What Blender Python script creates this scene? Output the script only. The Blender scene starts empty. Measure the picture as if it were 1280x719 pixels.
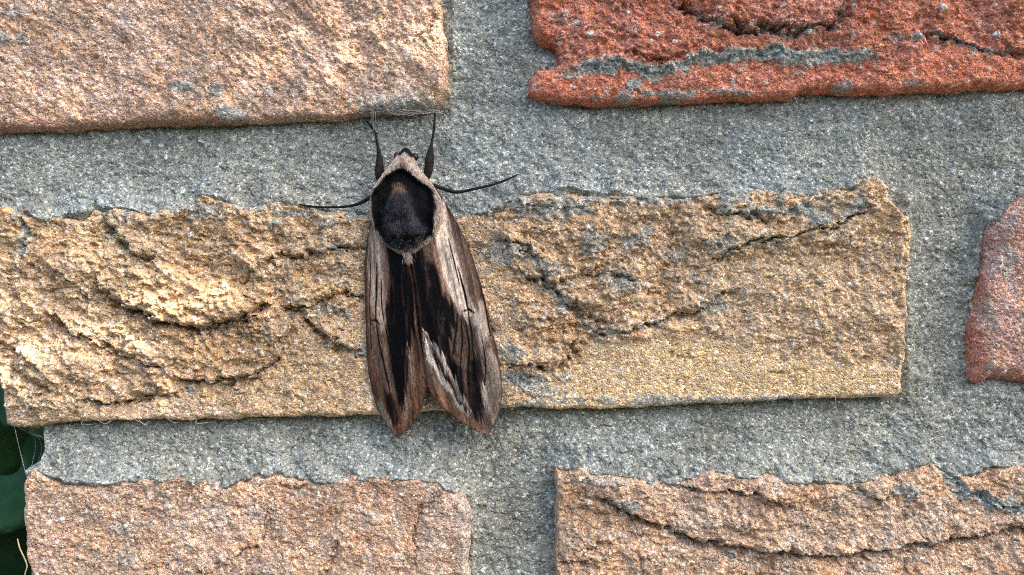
import bpy, math, random
import numpy as np
from mathutils import Vector

# ------------------------------------------------------------------ camera, sky, sun, exposure
sc = bpy.context.scene
S = 0.00016                      # one photo pixel on the wall face = 0.16 mm
DPX = 1065.0                     # camera distance in the same pixels
cam_d = bpy.data.cameras.new('camera'); cam = bpy.data.objects.new('camera', cam_d)
sc.collection.objects.link(cam)
cam.location = (0, -DPX * S, 0); cam.rotation_euler = (math.radians(90), 0, 0)
cam_d.sensor_width = 36; cam_d.lens = 36 * DPX / 1280
cam_d.clip_start = 0.005; cam_d.clip_end = 200
cam_d.dof.use_dof = True; cam_d.dof.focus_distance = (DPX - 8) * S; cam_d.dof.aperture_fstop = 11
sc.camera = cam

TO_SUN = Vector((0.56, -0.40, 0.73)).normalized()
w = bpy.data.worlds.new('World'); sc.world = w; w.use_nodes = True
nt = w.node_tree
sky = nt.nodes.new('ShaderNodeTexSky'); sky.sky_type = 'NISHITA'; sky.sun_disc = False
sky.sun_elevation = math.asin(TO_SUN.z); sky.sun_rotation = math.atan2(TO_SUN.x, TO_SUN.y)
sky.air_density = 0.8; sky.dust_density = 3.0; sky.ozone_density = 0.6
bg = nt.nodes['Background']; nt.links.new(sky.outputs[0], bg.inputs[0]); bg.inputs[1].default_value = 0.15
sun_d = bpy.data.lights.new('sun', 'SUN'); sun_d.energy = 2.0; sun_d.angle = math.radians(0.6)
sun_d.color = (1.0, 0.94, 0.86)
sun = bpy.data.objects.new('sun', sun_d); sc.collection.objects.link(sun)
sun.rotation_euler = (-TO_SUN).to_track_quat('-Z', 'Y').to_euler()
sc.view_settings.view_transform = 'Standard'; sc.view_settings.look = 'None'
sc.view_settings.exposure = 1.85; sc.view_settings.gamma = 1
sc.render.engine = 'CYCLES'
sc.cycles.max_bounces = 6; sc.cycles.use_denoising = False; sc.cycles.filter_width = 1.1
C = sc.collection

# ------------------------------------------------------------------ helpers
rng = np.random.default_rng(7); random.seed(7)
def lin(r, g, b):                # photo colour (0..255) to linear
    c = np.array([r, g, b], float) / 255
    return np.where(c <= 0.04045, c / 12.92, ((c + 0.055) / 1.055) ** 2.4)
TAB = rng.random((512, 512)).astype(np.float32)
f32 = np.float32
def hsh(ix, iy, seed):
    return TAB[(iy + (seed * 71) % 509) & 511, (ix + (seed * 37) % 503) & 511]
def vn(x, y, s, seed):
    x = (x * f32(1 / s)).astype(f32); y = (y * f32(1 / s)).astype(f32)
    ix = np.floor(x); iy = np.floor(y); fx = x - ix; fy = y - iy
    ix = ix.astype(np.int32); iy = iy.astype(np.int32)
    fx = fx * fx * fx * (fx * (fx * 6 - 15) + 10); fy = fy * fy * fy * (fy * (fy * 6 - 15) + 10)
    a = hsh(ix, iy, seed); b = hsh(ix + 1, iy, seed); c = hsh(ix, iy + 1, seed); d = hsh(ix + 1, iy + 1, seed)
    return (a * (1 - fx) + b * fx) * (1 - fy) + (c * (1 - fx) + d * fx) * fy - 0.5
def fbm(x, y, s, seed, oct=4, gain=0.55):
    r = 0; a = 1.0
    for i in range(oct):
        r = r + a * vn(x + 13.7 * i, y - 7.3 * i, s, seed + i); s *= 0.5; a *= gain
    return r
def worley(x, y, cell, seed):
    x = (x / cell).astype(f32); y = (y / cell).astype(f32)
    gx = np.floor(x).astype(np.int32); gy = np.floor(y).astype(np.int32)
    f1 = None
    for dx in (-1, 0, 1):
        for dy in (-1, 0, 1):
            cx = gx + dx; cy = gy + dy
            ax = cx + hsh(cx, cy, seed) - x; ay = cy + hsh(cx, cy, seed + 1) - y
            d = ax * ax + ay * ay; r = hsh(cx, cy, seed + 2)
            if f1 is None: f1, rid = d, r
            else:
                m = d < f1; f1 = np.where(m, d, f1); rid = np.where(m, r, rid)
    return np.sqrt(f1), rid
def sstep(a, b, x):
    t = np.clip((x - a) / (b - a), 0, 1); return t * t * (3 - 2 * t)
def poly_sdf(x, y, P):           # positive inside
    P = np.array(P, float); n = len(P); x = x.astype(f32); y = y.astype(f32)
    d = np.full(x.shape, 9e9, f32); ins = np.zeros(x.shape, bool)
    for i in range(n):
        ax, ay = P[i]; bx, by = P[(i + 1) % n]
        ex, ey = bx - ax, by - ay
        rx = x - f32(ax); ry = y - f32(ay)
        t = np.clip((rx * f32(ex) + ry * f32(ey)) * f32(1 / (ex * ex + ey * ey + 1e-9)), 0, 1)
        rx -= t * f32(ex); ry -= t * f32(ey)
        d = np.minimum(d, rx * rx + ry * ry)
        if ay != by:
            ins ^= ((ay > y) != (by > y)) & (x < (bx - ax) * (y - ay) / (by - ay) + ax)
    d = np.sqrt(d)
    return np.where(ins, d, -d)
def line_d(x, y, P):             # distance, signed side (+ = left of travel in image terms: up for rightward), and 0..1 along
    P = np.array(P, float)
    L = np.hypot(*np.diff(P, axis=0).T); cum = np.concatenate([[0], np.cumsum(L)])
    d = np.full(x.shape, 9e9); sd = np.zeros(x.shape); al = np.zeros(x.shape)
    for i in range(len(P) - 1):
        ax, ay = P[i]; ex, ey = P[i + 1] - P[i]
        t = np.clip(((x - ax) * ex + (y - ay) * ey) / (ex * ex + ey * ey + 1e-9), 0, 1)
        dd = np.hypot(x - ax - t * ex, y - ay - t * ey)
        m = dd < d; d = np.where(m, dd, d)
        sd = np.where(m, np.sign(ey * (x - ax) - ex * (y - ay)), sd)
        al = np.where(m, (cum[i] + t * L[i]) / cum[-1], al)
    return d, sd, al
def to_world(px, py, h):
    return np.stack([(px - 640) * S, -h * S, (359.5 - py) * S], -1)

def link_mesh(name, V, F4=None, F3=None, mat=None, parent=None, attrs=None, smooth=True):
    me = bpy.data.meshes.new(name)
    nq = 0 if F4 is None else len(F4); n3 = 0 if F3 is None else len(F3)
    me.vertices.add(len(V)); me.vertices.foreach_set('co', np.ascontiguousarray(V, np.float32).ravel())
    li = np.concatenate(([np.asarray(F4).ravel()] if nq else []) + ([np.asarray(F3).ravel()] if n3 else [])).astype(np.int32)
    me.loops.add(len(li)); me.loops.foreach_set('vertex_index', li)
    me.polygons.add(nq + n3)
    st = np.concatenate([np.arange(nq) * 4, nq * 4 + np.arange(n3) * 3]).astype(np.int32)
    me.polygons.foreach_set('loop_start', st)
    me.polygons.foreach_set('loop_total', np.concatenate([np.full(nq, 4), np.full(n3, 3)]).astype(np.int32))
    me.polygons.foreach_set('use_smooth', np.full(nq + n3, smooth))
    for k, v in (attrs or {}).items():
        if v.ndim == 2:
            a = me.attributes.new(k, 'FLOAT_COLOR', 'POINT')
            a.data.foreach_set('color', np.concatenate([v, np.ones((len(v), 1))], 1).astype(np.float32).ravel())
        else:
            a = me.attributes.new(k, 'FLOAT', 'POINT'); a.data.foreach_set('value', v.astype(np.float32))
    me.update(); me.validate()
    if mat: me.materials.append(mat)
    o = bpy.data.objects.new(name, me); C.objects.link(o)
    if parent: o.parent = parent
    return o
def grid_axis(lo, hi, f0, f1, fine, coarse):
    parts = []
    if lo < f0: parts.append(np.linspace(lo, f0, max(2, int((f0 - lo) / coarse)) + 1)[:-1])
    a, b = max(lo, f0), min(hi, f1)
    if b > a: parts.append(np.linspace(a, b, max(2, int(round((b - a) / fine)))))
    if hi > f1: parts.append(np.linspace(max(f1, lo), hi, max(2, int((hi - max(f1, lo)) / coarse)) + 1)[(1 if b > a else 0):])
    return np.concatenate(parts)
def grid_faces(ny, nx, keep):    # keep: bool per vertex (ny, nx); a quad stays when any corner is kept
    idx = np.arange(ny * nx).reshape(ny, nx)
    q = np.stack([idx[:-1, :-1], idx[1:, :-1], idx[1:, 1:], idx[:-1, 1:]], -1)
    kq = keep[:-1, :-1] | keep[1:, :-1] | keep[1:, 1:] | keep[:-1, 1:]
    q = q[kq]
    used = np.unique(q); re = np.full(ny * nx, -1); re[used] = np.arange(len(used))
    return re[q], used
def box_arrays(lo, hi):
    x0, y0, z0 = lo; x1, y1, z1 = hi
    V = np.array([(x0, y0, z0), (x1, y0, z0), (x1, y1, z0), (x0, y1, z0), (x0, y0, z1), (x1, y0, z1), (x1, y1, z1), (x0, y1, z1)])
    F = np.array([(3, 2, 1, 0), (4, 5, 6, 7), (0, 1, 5, 4), (1, 2, 6, 5), (2, 3, 7, 6), (3, 0, 4, 7)])
    return V, F
def empty(name, loc, label=None, cat=None):
    o = bpy.data.objects.new(name, None); o.location = loc; C.objects.link(o); o.empty_display_size = 0.01
    if label: o['label'] = label; o['category'] = cat
    return o

# ------------------------------------------------------------------ materials
def new_mat(name):
    m = bpy.data.materials.new(name); m.use_nodes = True
    return m, m.node_tree, m.node_tree.nodes['Principled BSDF']
def mineral_mat(name, cell, contrast, bump, rough=0.88, fine_scale=1.0, sat=(0.62, 1.08)):
    """attribute colour x per-grain variation, with fine grain relief"""
    m, t, p = new_mat(name); N = t.nodes; L = t.links
    tc = N.new('ShaderNodeTexCoord')
    at = N.new('ShaderNodeAttribute'); at.attribute_name = 'tint'
    v = N.new('ShaderNodeTexVoronoi'); v.inputs['Scale'].default_value = 1 / (cell * S); L.new(tc.outputs['Object'], v.inputs['Vector'])
    v2 = N.new('ShaderNodeTexVoronoi'); v2.inputs['Scale'].default_value = 1 / (cell * 2.3 * S); L.new(tc.outputs['Object'], v2.inputs['Vector'])
    sep = N.new('ShaderNodeSeparateColor'); L.new(v.outputs['Color'], sep.inputs[0])
    sep2 = N.new('ShaderNodeSeparateColor'); L.new(v2.outputs['Color'], sep2.inputs[0])
    rp = N.new('ShaderNodeValToRGB'); L.new(sep.outputs[0], rp.inputs[0])
    e = rp.color_ramp.elements
    lo, hi = 1 - contrast, 1 + contrast
    e[0].position = 0.0; e[0].color = (lo * 0.28, lo * 0.25, lo * 0.24, 1)
    e[1].position = 1.0; e[1].color = (hi * 0.98, hi * 0.98, hi, 1)
    for pos, k in ((0.15, lo * 0.55), (0.4, 0.47), (0.75, 0.55), (0.92, hi * 0.62)):
        n = e.new(pos); n.color = (k, k * 0.98, k * 0.95, 1)
    mx = N.new('ShaderNodeMix'); mx.data_type = 'RGBA'; mx.blend_type = 'MULTIPLY'; mx.inputs[0].default_value = 1
    L.new(at.outputs['Color'], mx.inputs[6]); L.new(rp.outputs[0], mx.inputs[7])
    # second, coarser grain population
    mr = N.new('ShaderNodeMapRange'); mr.inputs['To Min'].default_value = 1.75; mr.inputs['To Max'].default_value = 2.45
    L.new(sep2.outputs[1], mr.inputs['Value'])
    mx2 = N.new('ShaderNodeVectorMath'); mx2.operation = 'SCALE'
    L.new(mx.outputs[2], mx2.inputs[0]); L.new(mr.outputs[0], mx2.inputs['Scale'])
    # hue drift from grain to grain
    hs = N.new('ShaderNodeHueSaturation'); L.new(mx2.outputs[0], hs.inputs['Color'])
    mh = N.new('ShaderNodeMapRange'); mh.inputs['To Min'].default_value = 0.488; mh.inputs['To Max'].default_value = 0.512
    L.new(sep.outputs[1], mh.inputs['Value']); L.new(mh.outputs[0], hs.inputs['Hue'])
    ms = N.new('ShaderNodeMapRange'); ms.inputs['To Min'].default_value = sat[0]; ms.inputs['To Max'].default_value = sat[1]
    L.new(sep.outputs[2], ms.inputs['Value']); L.new(ms.outputs[0], hs.inputs['Saturation'])
    L.new(hs.outputs[0], p.inputs['Base Color'])
    p.inputs['Roughness'].default_value = rough; p.inputs['Specular IOR Level'].default_value = 0.3
    rr = N.new('ShaderNodeMapRange'); rr.inputs['From Min'].default_value = 0.8; rr.inputs['To Min'].default_value = rough; rr.inputs['To Max'].default_value = 0.45
    L.new(sep2.outputs[0], rr.inputs['Value']); L.new(rr.outputs[0], p.inputs['Roughness'])
    b = N.new('ShaderNodeBump'); b.inputs['Strength'].default_value = bump; b.inputs['Distance'].default_value = cell * S * 0.9; b.invert = True
    L.new(v.outputs['Distance'], b.inputs['Height'])
    nz = N.new('ShaderNodeTexNoise'); nz.inputs['Scale'].default_value = fine_scale / (2.2 * S); nz.inputs['Detail'].default_value = 3
    L.new(tc.outputs['Object'], nz.inputs['Vector'])
    b2 = N.new('ShaderNodeBump'); b2.inputs['Strength'].default_value = bump * 0.6; b2.inputs['Distance'].default_value = 1.5 * S
    L.new(nz.outputs['Fac'], b2.inputs['Height']); L.new(b.outputs[0], b2.inputs['Normal']); L.new(b2.outputs[0], p.inputs['Normal'])
    return m
M_brick = mineral_mat('fired_clay', 2.3, 0.25, 0.8, sat=(0.62, 1.0))
M_red = mineral_mat('fired_red_clay', 2.3, 0.2, 0.9, sat=(0.85, 1.06))
M_mortar = mineral_mat('sandy_mortar', 2.4, 0.30, 0.75, sat=(0.5, 1.3))

# ------------------------------------------------------------------ the wall: traced brick outlines in photo pixels
FX0, FX1, FY0, FY1 = -40, 1320, -40, 760      # finely meshed window
TL = [(-24, -132), (-22, 60), (-20, 163), (0, 162), (100, 158), (200, 153), (320, 149), (430, 144), (455, 139), (535, 134), (551, 126), (560, 110), (560, 88), (556, 50), (551, 0), (546, -132)]
TR = [(664, -132), (663, 0), (668, 28), (668, 44), (677, 55), (697, 60), (703, 78), (690, 86), (672, 88), (663, 98), (663, 112), (675, 120), (720, 125), (760, 127), (850, 124), (920, 120), (988, 120), (1008, 112), (1040, 109), (1060, 114), (1100, 113), (1180, 108), (1280, 106), (1520, 100), (1520, -132)]
MID = [(-16, 262), (-14, 400), (-8, 470), (1, 492), (5, 531), (20, 535), (80, 529), (150, 526), (300, 524), (440, 520), (560, 515), (640, 510), (700, 512), (745, 513), (850, 507), (1000, 500), (1118, 498), (1128, 491), (1132, 440), (1137, 360), (1140, 300), (1136, 275), (1119, 262), (1110, 234), (1094, 223), (1075, 228), (1050, 238), (1010, 244), (940, 240), (860, 244), (790, 244), (700, 238), (650, 244), (610, 262), (540, 275), (470, 270), (380, 254), (340, 255), (300, 260), (272, 248), (250, 240), (240, 256), (190, 268), (160, 260), (120, 259), (108, 270), (60, 272), (22, 262)]
RR = [(1520, 236), (1310, 238), (1284, 242), (1266, 252), (1254, 264), (1244, 276), (1236, 283), (1229, 290), (1224, 302), (1221, 330), (1218, 360), (1214, 400), (1211, 440), (1208, 458), (1206, 470), (1209, 480), (1217, 483), (1230, 478), (1250, 477), (1280, 480), (1520, 482)]
RR = [(x + ((7 + (y - 290) * 0.03) if x < 1300 else 0), y - (9 if y < 300 else 0)) for x, y in RR]
BL = [(38, 588), (30, 602), (28, 640), (32, 690), (37, 719), (36, 895), (588, 895), (587, 715), (586, 640), (579, 616), (558, 612), (548, 602), (495, 593), (460, 595), (407, 604), (367, 599), (351, 592), (320, 596), (277, 606), (227, 598), (187, 602), (133, 600), (97, 606), (67, 600)]
BR = [(699, 588), (697, 640), (698, 720), (700, 895), (1520, 895), (1520, 590), (1300, 584), (1240, 580), (1222, 588), (1205, 596), (1177, 590), (1163, 576), (1130, 586), (1055, 604), (1008, 600), (950, 594), (891, 592), (820, 603), (780, 596), (750, 591)]
# courses that lie outside the picture continue the bond
def rect(x0, x1, y0, y1): return [(x0, y0), (x0, y1), (x1, y1), (x1, y0)]

ALL = [TL, TR, MID, RR, BL, BR]
# outlines only of the tops, for mortar that laps over the upper edge of a brick
TOPS = [(MID, -8, 1110), (RR, 1225, 1520), (BL, 30, 580), (BR, 699, 1520)]
def top_y(P, xs):
    P = np.array(P, float); ys = np.full(xs.shape, 9e9)
    for i in range(len(P)):
        a, b = P[i], P[(i + 1) % len(P)]
        if a[0] == b[0]: continue
        t = (xs - a[0]) / (b[0] - a[0]); m = (t >= 0) & (t <= 1)
        ys = np.where(m, np.minimum(ys, a[1] + t * (b[1] - a[1])), ys)
    return ys

GREY = lin(151, 154, 142)
def sand(x, y, seed):                          # coarse grain relief in px
    f, r = worley(x, y, 4.2, seed); f2, r2 = worley(x, y, 7.5, seed + 9)
    g = np.clip(1 - (f * 1.25) ** 2, 0, 1) * (0.45 + 1.1 * r)
    g2 = np.clip(1 - (f2 * 1.6) ** 2, 0, 1) * np.where(r2 > 0.72, 1.0, 0.15)
    return 1.7 * g + 1.8 * g2, f2, r2

wall = empty('brick_wall', (0, 0, -1.1), 'sandy buff and red brick wall with recessed grey mortar joints', 'wall')
wall['kind'] = 'thing'

def make_brick(name, P, base, seed, cracks=(), patches=(), smears=(), rough=1.0, label=None, big=4.0, grooves=None, pebbles=(), depth=-46, edge_r=7, coarse=None, end_box=False, mat=None, lumps=0.0, flake=0.0, flake_s=75, rest=False):
    P_ = np.array(P, float); x0, y0 = P_.min(0) - 14; x1, y1 = P_.max(0) + 14
    fx = grid_axis(x0, x1, FX0, FX1, 1.25, 7) if coarse is None else np.arange(x0, x1, coarse)
    fy = grid_axis(y0, y1, FY0, FY1, 1.25, 7) if coarse is None else np.arange(y0, y1, coarse)
    X, Y = fx[None, :].astype(f32), fy[:, None].astype(f32); SH = (len(fy), len(fx)); XF, YF = np.meshgrid(fx, fy)
    wx = X + 5 * fbm(X, Y, 26, seed + 1, 4); wy = Y + 7 * fbm(X, Y, 26, seed + 5, 5, 0.65) * sstep(P_[:, 1].max() - 20, P_[:, 1].max() - 120, Y) + 3 * fbm(X, Y, 18, seed + 7, 4)
    sd = poly_sdf(wx, wy, P) + 1.2 * fbm(X, Y, 5, seed + 33, 2)
    # face relief
    h = big * fbm(X, Y, 110, seed + 2, 3) * 1.8 + rough * 5.0 * fbm(wx, wy, 34, seed + 3, 4, 0.6)
    h = h + rough * 1.5 * np.abs(fbm(wx, wy, 15, seed + 6, 3))
    if lumps:                                  # crumbly face: knobs and pits
        b_ = fbm(wx, wy, 22, seed + 8, 3, 0.6); h = h + lumps * (1.2 - 4 * np.abs(b_)) - lumps * 1.6 * sstep(0.16, 0.34, fbm(X, Y, 13, seed + 9, 2))
    smooth_k = np.zeros(SH, f32)
    col = np.broadcast_to(np.array(base, f32), SH + (3,)).copy()
    col *= (1 + 0.32 * fbm(X, Y, 60, seed + 11, 3) + 0.25 * fbm(X, Y, 14, seed + 12, 3))[..., None]
    warm = fbm(X, Y, 34, seed + 13, 5, 0.65) * 0.95
    col *= np.stack([1 + 0.10 * warm, 1 - 0.10 * warm, 1 - 0.42 * warm], -1)
    pn = 6 * fbm(X, Y, 20, seed + 17, 3); pv = (1 + 0.2 * fbm(X, Y, 30, seed + 18, 3))[..., None]
    for (poly, c, soft, k, sm) in patches:     # areas of another colour / smoothness
        d = poly_sdf(wx, wy, poly) + pn
        a = sstep(-soft, soft, d) * k
        col = col * (1 - a[..., None]) + a[..., None] * np.array(c, f32) * pv
        smooth_k = np.maximum(smooth_k, a * sm)
    if flake:                                  # chipped layers: stepped relief with broken edges
        f_, ra = worley(X + 5 * fbm(X, Y, 12, seed + 64, 3), Y + 5 * fbm(X, Y, 12, seed + 65, 3), 10, seed + 66)
        tv = fbm(X, Y * 1.6, flake_s, seed + 67, 4, 0.58) * 3.6 + (ra - 0.5) * 0.45
        fl = np.floor(tv); fr = tv - fl
        h = h + flake * (fl + sstep(0.0, 0.16, fr)) * (1 - smooth_k)
    h *= (1 - 0.85 * smooth_k)
    if grooves is not None:                    # drag marks: diagonal ridges
        for (poly, ang, sp, amp) in grooves:
            ca, sa = math.cos(ang), math.sin(ang)
            u = X * ca + Y * sa; v = -X * sa + Y * ca
            r = fbm(u / 5.0, v + 8 * fbm(X, Y, 50, seed + 44, 2), sp, seed + 21, 3)
            h += amp * r * 2 * sstep(-12, 18, poly_sdf(XF, YF, poly))
    smear = np.zeros(SH, f32)
    if len(cracks):
        f_, ra = worley(X + 4 * fbm(X, Y, 8, seed + 24, 2), Y + 4 * fbm(X, Y, 8, seed + 25, 2), 13, seed + 26); _, rb_ = worley(X, Y, 8, seed + 28)
        cj1 = (ra - 0.5) * 7 + (rb_ - 0.5) * 3.5; cj2 = ((ra * 7.31) % 1 - 0.5) * 7 + ((rb_ * 5.17) % 1 - 0.5) * 3.5
        cw1 = fbm(X, Y, 22, seed + 23, 5, 0.68); cw2 = fbm(X, Y, 22, seed + 27, 5, 0.68); cw3 = fbm(X, Y, 30, seed + 29, 4, 0.6); cw4 = fbm(X, Y, 9, seed + 31, 3)
    for c in cracks:
        pts, wd, dp = c['p'], c.get('w', 4) * 1.1, c.get('d', 6) * 1.15
        pa = np.array(pts, float); R = 120 if c.get('up', 0) or c.get('lip', 0) else wd * 4 + 12
        i0, i1 = np.searchsorted(fx, (pa[:, 0].min() - R, pa[:, 0].max() + R)); j0, j1 = np.searchsorted(fy, (pa[:, 1].min() - R, pa[:, 1].max() + R))
        if i1 <= i0 or j1 <= j0: continue
        wnd = (slice(j0, j1), slice(i0, i1)); xs = X[:, i0:i1]; ys = Y[j0:j1]
        d, side, al = line_d(xs + 4.5 * cw1[wnd] + cj1[wnd], ys + 4.5 * cw2[wnd] + cj2[wnd], pts)
        ends = sstep(0, 0.10, al) * sstep(1, 0.90, al) if c.get('taper', True) else 1.0
        wv = wd * np.clip(0.8 + 1.5 * cw3[wnd], 0.25, 2.2); dp = dp * np.clip(1 + 1.2 * cw4[wnd], 0.3, 1.6)
        h[wnd] -= dp * np.exp(-(d / np.maximum(wv, 0.8)) ** 2) * ends
        st = 1.5 * c.get('up', 0)                    # upper side stands proud, with a steep edge
        if st:
            e = np.exp(-d / c.get('L', 45)) * ends * sstep(R, R * 0.4, d)
            s_ = np.where(side > 0, sstep(0, 3.5, d), -0.35 * sstep(0, 6, d))
            h[wnd] += st * s_ * e
        if c.get('fill', 0):
            smear[wnd] = np.maximum(smear[wnd], c['fill'] * sstep(wd * 1.5, wd * 0.5, d + 5.0 * cw4[wnd]) * ends)
    sn = 1.25 * fbm(X, Y, 20, seed + 37, 5, 0.72) if len(smears) else 0
    for (cx, cy, rx, ry, k) in smears:         # patches of mortar left on the face
        q = np.hypot((X - cx) / rx, (Y - cy) / ry) + sn
        smear = np.maximum(smear, k * sstep(1.08, 0.86, q))
    g, r1, r2 = sand(X, Y, seed + 51)
    h += g * (1 - 0.75 * smooth_k) * 0.7
    peb = np.where(r2 > 0.965, 1.0, 0.0) * sstep(0.55, 0.35, r1)
    col = col * (1 - 0.55 * peb[..., None]) + 0.55 * peb[..., None] * lin(225, 210, 195)
    for (cx, cy, r) in pebbles:                # single pale quartz grains
        i0, i1 = np.searchsorted(fx, (cx - 9, cx + 9)); j0, j1 = np.searchsorted(fy, (cy - 9, cy + 9))
        wnd = (slice(j0, j1), slice(i0, i1)); xs = X[:, i0:i1]; ys = Y[j0:j1]
        q = np.hypot(xs - cx, ys - cy) / (r * (1 + 0.5 * vn(xs, ys, 5, seed + 71)))
        a = sstep(1.1, 0.8, q)
        h[wnd] += a * (r * 0.9 * np.sqrt(np.clip(1 - q * q, 0, 1)))
        col[wnd] = col[wnd] * (1 - a[..., None]) + a[..., None] * lin(232, 222, 208)
    h += smear * (1.8 + 3.0 * fbm(X, Y, 8, seed + 82, 2))
    if rest:                                   # level ground under the resting insect
        a = sstep(1.25, 0.95, np.hypot((X - 543) / 92, (Y - 405) / 165)); h = h * (1 - a) + np.minimum(h * 0.5 - 1.5, 0.5) * a
    sm3 = smear[..., None]
    col = col * (1 - sm3) + sm3 * GREY * np.array([1.0, 1.02, 1.03]) * (1.1 + 0.3 * fbm(X, Y, 12, seed + 80, 3))[..., None]
    # rounded arris and steep sides
    er = edge_r * (0.7 + 0.9 * (fbm(X, Y, 40, seed + 90, 3) + 0.4))
    er = np.maximum(er, 2)
    q = np.clip(sd / er, 0, 1)
    h = h * sstep(-2, 10, sd) - er * (1 - np.sqrt(np.clip(1 - (1 - q) ** 2, 0, 1)))
    h = np.where(sd < 0, h + sd * 9.0, h)
    h = np.maximum(h, depth)
    keep = sd > -6.5
    F, used = grid_faces(len(fy), len(fx), keep)
    V = to_world(XF.ravel()[used], YF.ravel()[used], h.ravel()[used])
    V[:, 2] += 1.1                             # local to the wall's base
    tint = np.clip(col.reshape(-1, 3)[used], 0.01, 0.95)
    if end_box:                                # the brick runs back into the wall at its free end
        a = to_world(np.array(P_[:, 0].min() + 4.0), np.array(P_[:, 1].max() - 5.0), np.array(-38.0)); b = to_world(np.array(60.0), np.array(P_[:, 1].min() + 26.0), np.array(-630.0))
        BV, BF = box_arrays((a[0], a[1], a[2] + 1.1), (b[0], b[1], b[2] + 1.1))
        F = np.concatenate([F, BF + len(V)]); V = np.concatenate([V, BV]); tint = np.concatenate([tint, np.tile(np.array(base), (8, 1))])
    o = link_mesh(name, V, F4=F, mat=mat or M_brick, parent=wall, attrs={'tint': tint})
    if label: o['label'] = label
    return o

# ---- upper left brick
make_brick('brick', TL, lin(201, 159, 121), 100, rough=1.0, big=4, lumps=0.8, flake=0.9, end_box=True, label='buff pink brick with a broken lower right corner above the moth',
    patches=[([(520, 0), (556, 10), (562, 110), (545, 126), (500, 60)], lin(210, 166, 122), 18, 0.8, 0.2),
             ([(-30, 152), (180, 146), (300, 143), (300, 170), (-30, 172)], lin(174, 126, 90), 7, 0.8, 0.5),
             ([(440, 120), (530, 112), (545, 132), (450, 142)], lin(186, 168, 142), 8, 0.7, 0.3)],
    grooves=[([(230, -60), (600, -60), (600, 150), (300, 150)], 0.75, 15, 2.2), ([(-30, -60), (260, -60), (260, 150), (-30, 150)], 0.6, 14, 1.5)],
    smears=[(8, 14, 14, 7, 0.8), (20, 45, 16, 7, 0.8), (236, 66, 12, 8, 0.7), (228, 108, 18, 6, 0.9), (268, 116, 13, 9, 0.9), (290, 143, 22, 7, 0.85), (340, 115, 14, 8, 0.6), (565, 60, 10, 30, 0.5), (180, 20, 10, 6, 0.4), (500, 130, 50, 5, 0.6)],
    cracks=[dict(p=[(552, 18), (540, 30), (528, 38), (518, 44)], w=2.5, d=5)])
# ---- upper right red brick
make_brick('brick', TR, lin(194, 122, 92), 200, rough=1.25, big=5, mat=M_red, lumps=1.6, flake=2.6, label='weathered red brick split lengthwise by a mortar filled crack',
    patches=[([(660, 86), (860, 92), (900, 80), (1100, 76), (1180, 50), (1290, 74), (1530, 80), (1530, 120), (660, 130)], lin(214, 130, 96), 5, 0.75, 0.55)],
    cracks=[dict(p=[(694, 84), (712, 89), (740, 86), (765, 82), (800, 88), (827, 90), (857, 86), (872, 73), (915, 72), (957, 67), (1005, 71), (1042, 73), (1095, 72), (1112, 66)], w=7.5, d=1.5, up=2.5, fill=1.0),
            dict(p=[(1150, 44), (1162, 46), (1195, 51), (1212, 60), (1235, 62), (1260, 66), (1290, 72)], w=3.5, d=8, up=3, fill=0.75),
            dict(p=[(835, -10), (847, 3), (866, 11), (890, 23), (905, 30), (930, 37), (960, 38), (980, 41), (1010, 36), (1045, 31), (1055, 15), (1062, -6)], w=4.5, d=12, up=4, fill=0.55),
            dict(p=[(780, 60), (800, 72), (830, 76), (860, 66)], w=4, d=5, up=3),
            dict(p=[(960, 78), (1040, 92), (1140, 88)], w=3, d=2)],
    smears=[(790, 106, 16, 7, 0.95), (810, 116, 16, 5, 0.9), (720, 93, 16, 5, 0.7), (770, 123, 40, 4, 0.8), (850, 118, 34, 5, 0.75), (918, 102, 6, 5, 0.7), (900, 114, 30, 5, 0.7), (700, 26, 14, 8, 0.35), (995, 68, 24, 7, 1.0), (1000, 92, 10, 4, 0.6), (1055, 110, 10, 6, 0.7), (1143, 46, 8, 6, 0.6), (1118, 46, 12, 8, 0.4), (1142, 104, 12, 5, 0.5)],
    pebbles=[(737, 43, 4.5), (720, 29, 3), (822, 43, 3.5), (814, 51, 2.5), (785, 16, 2.5), (1008, 41, 5), (1176, 10, 5), (1242, 45, 4), (1077, 67, 3.5), (1146, 45, 4.5), (1243, 7, 3), (858, 71, 2.5), (842, 53, 2.8)])
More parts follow.
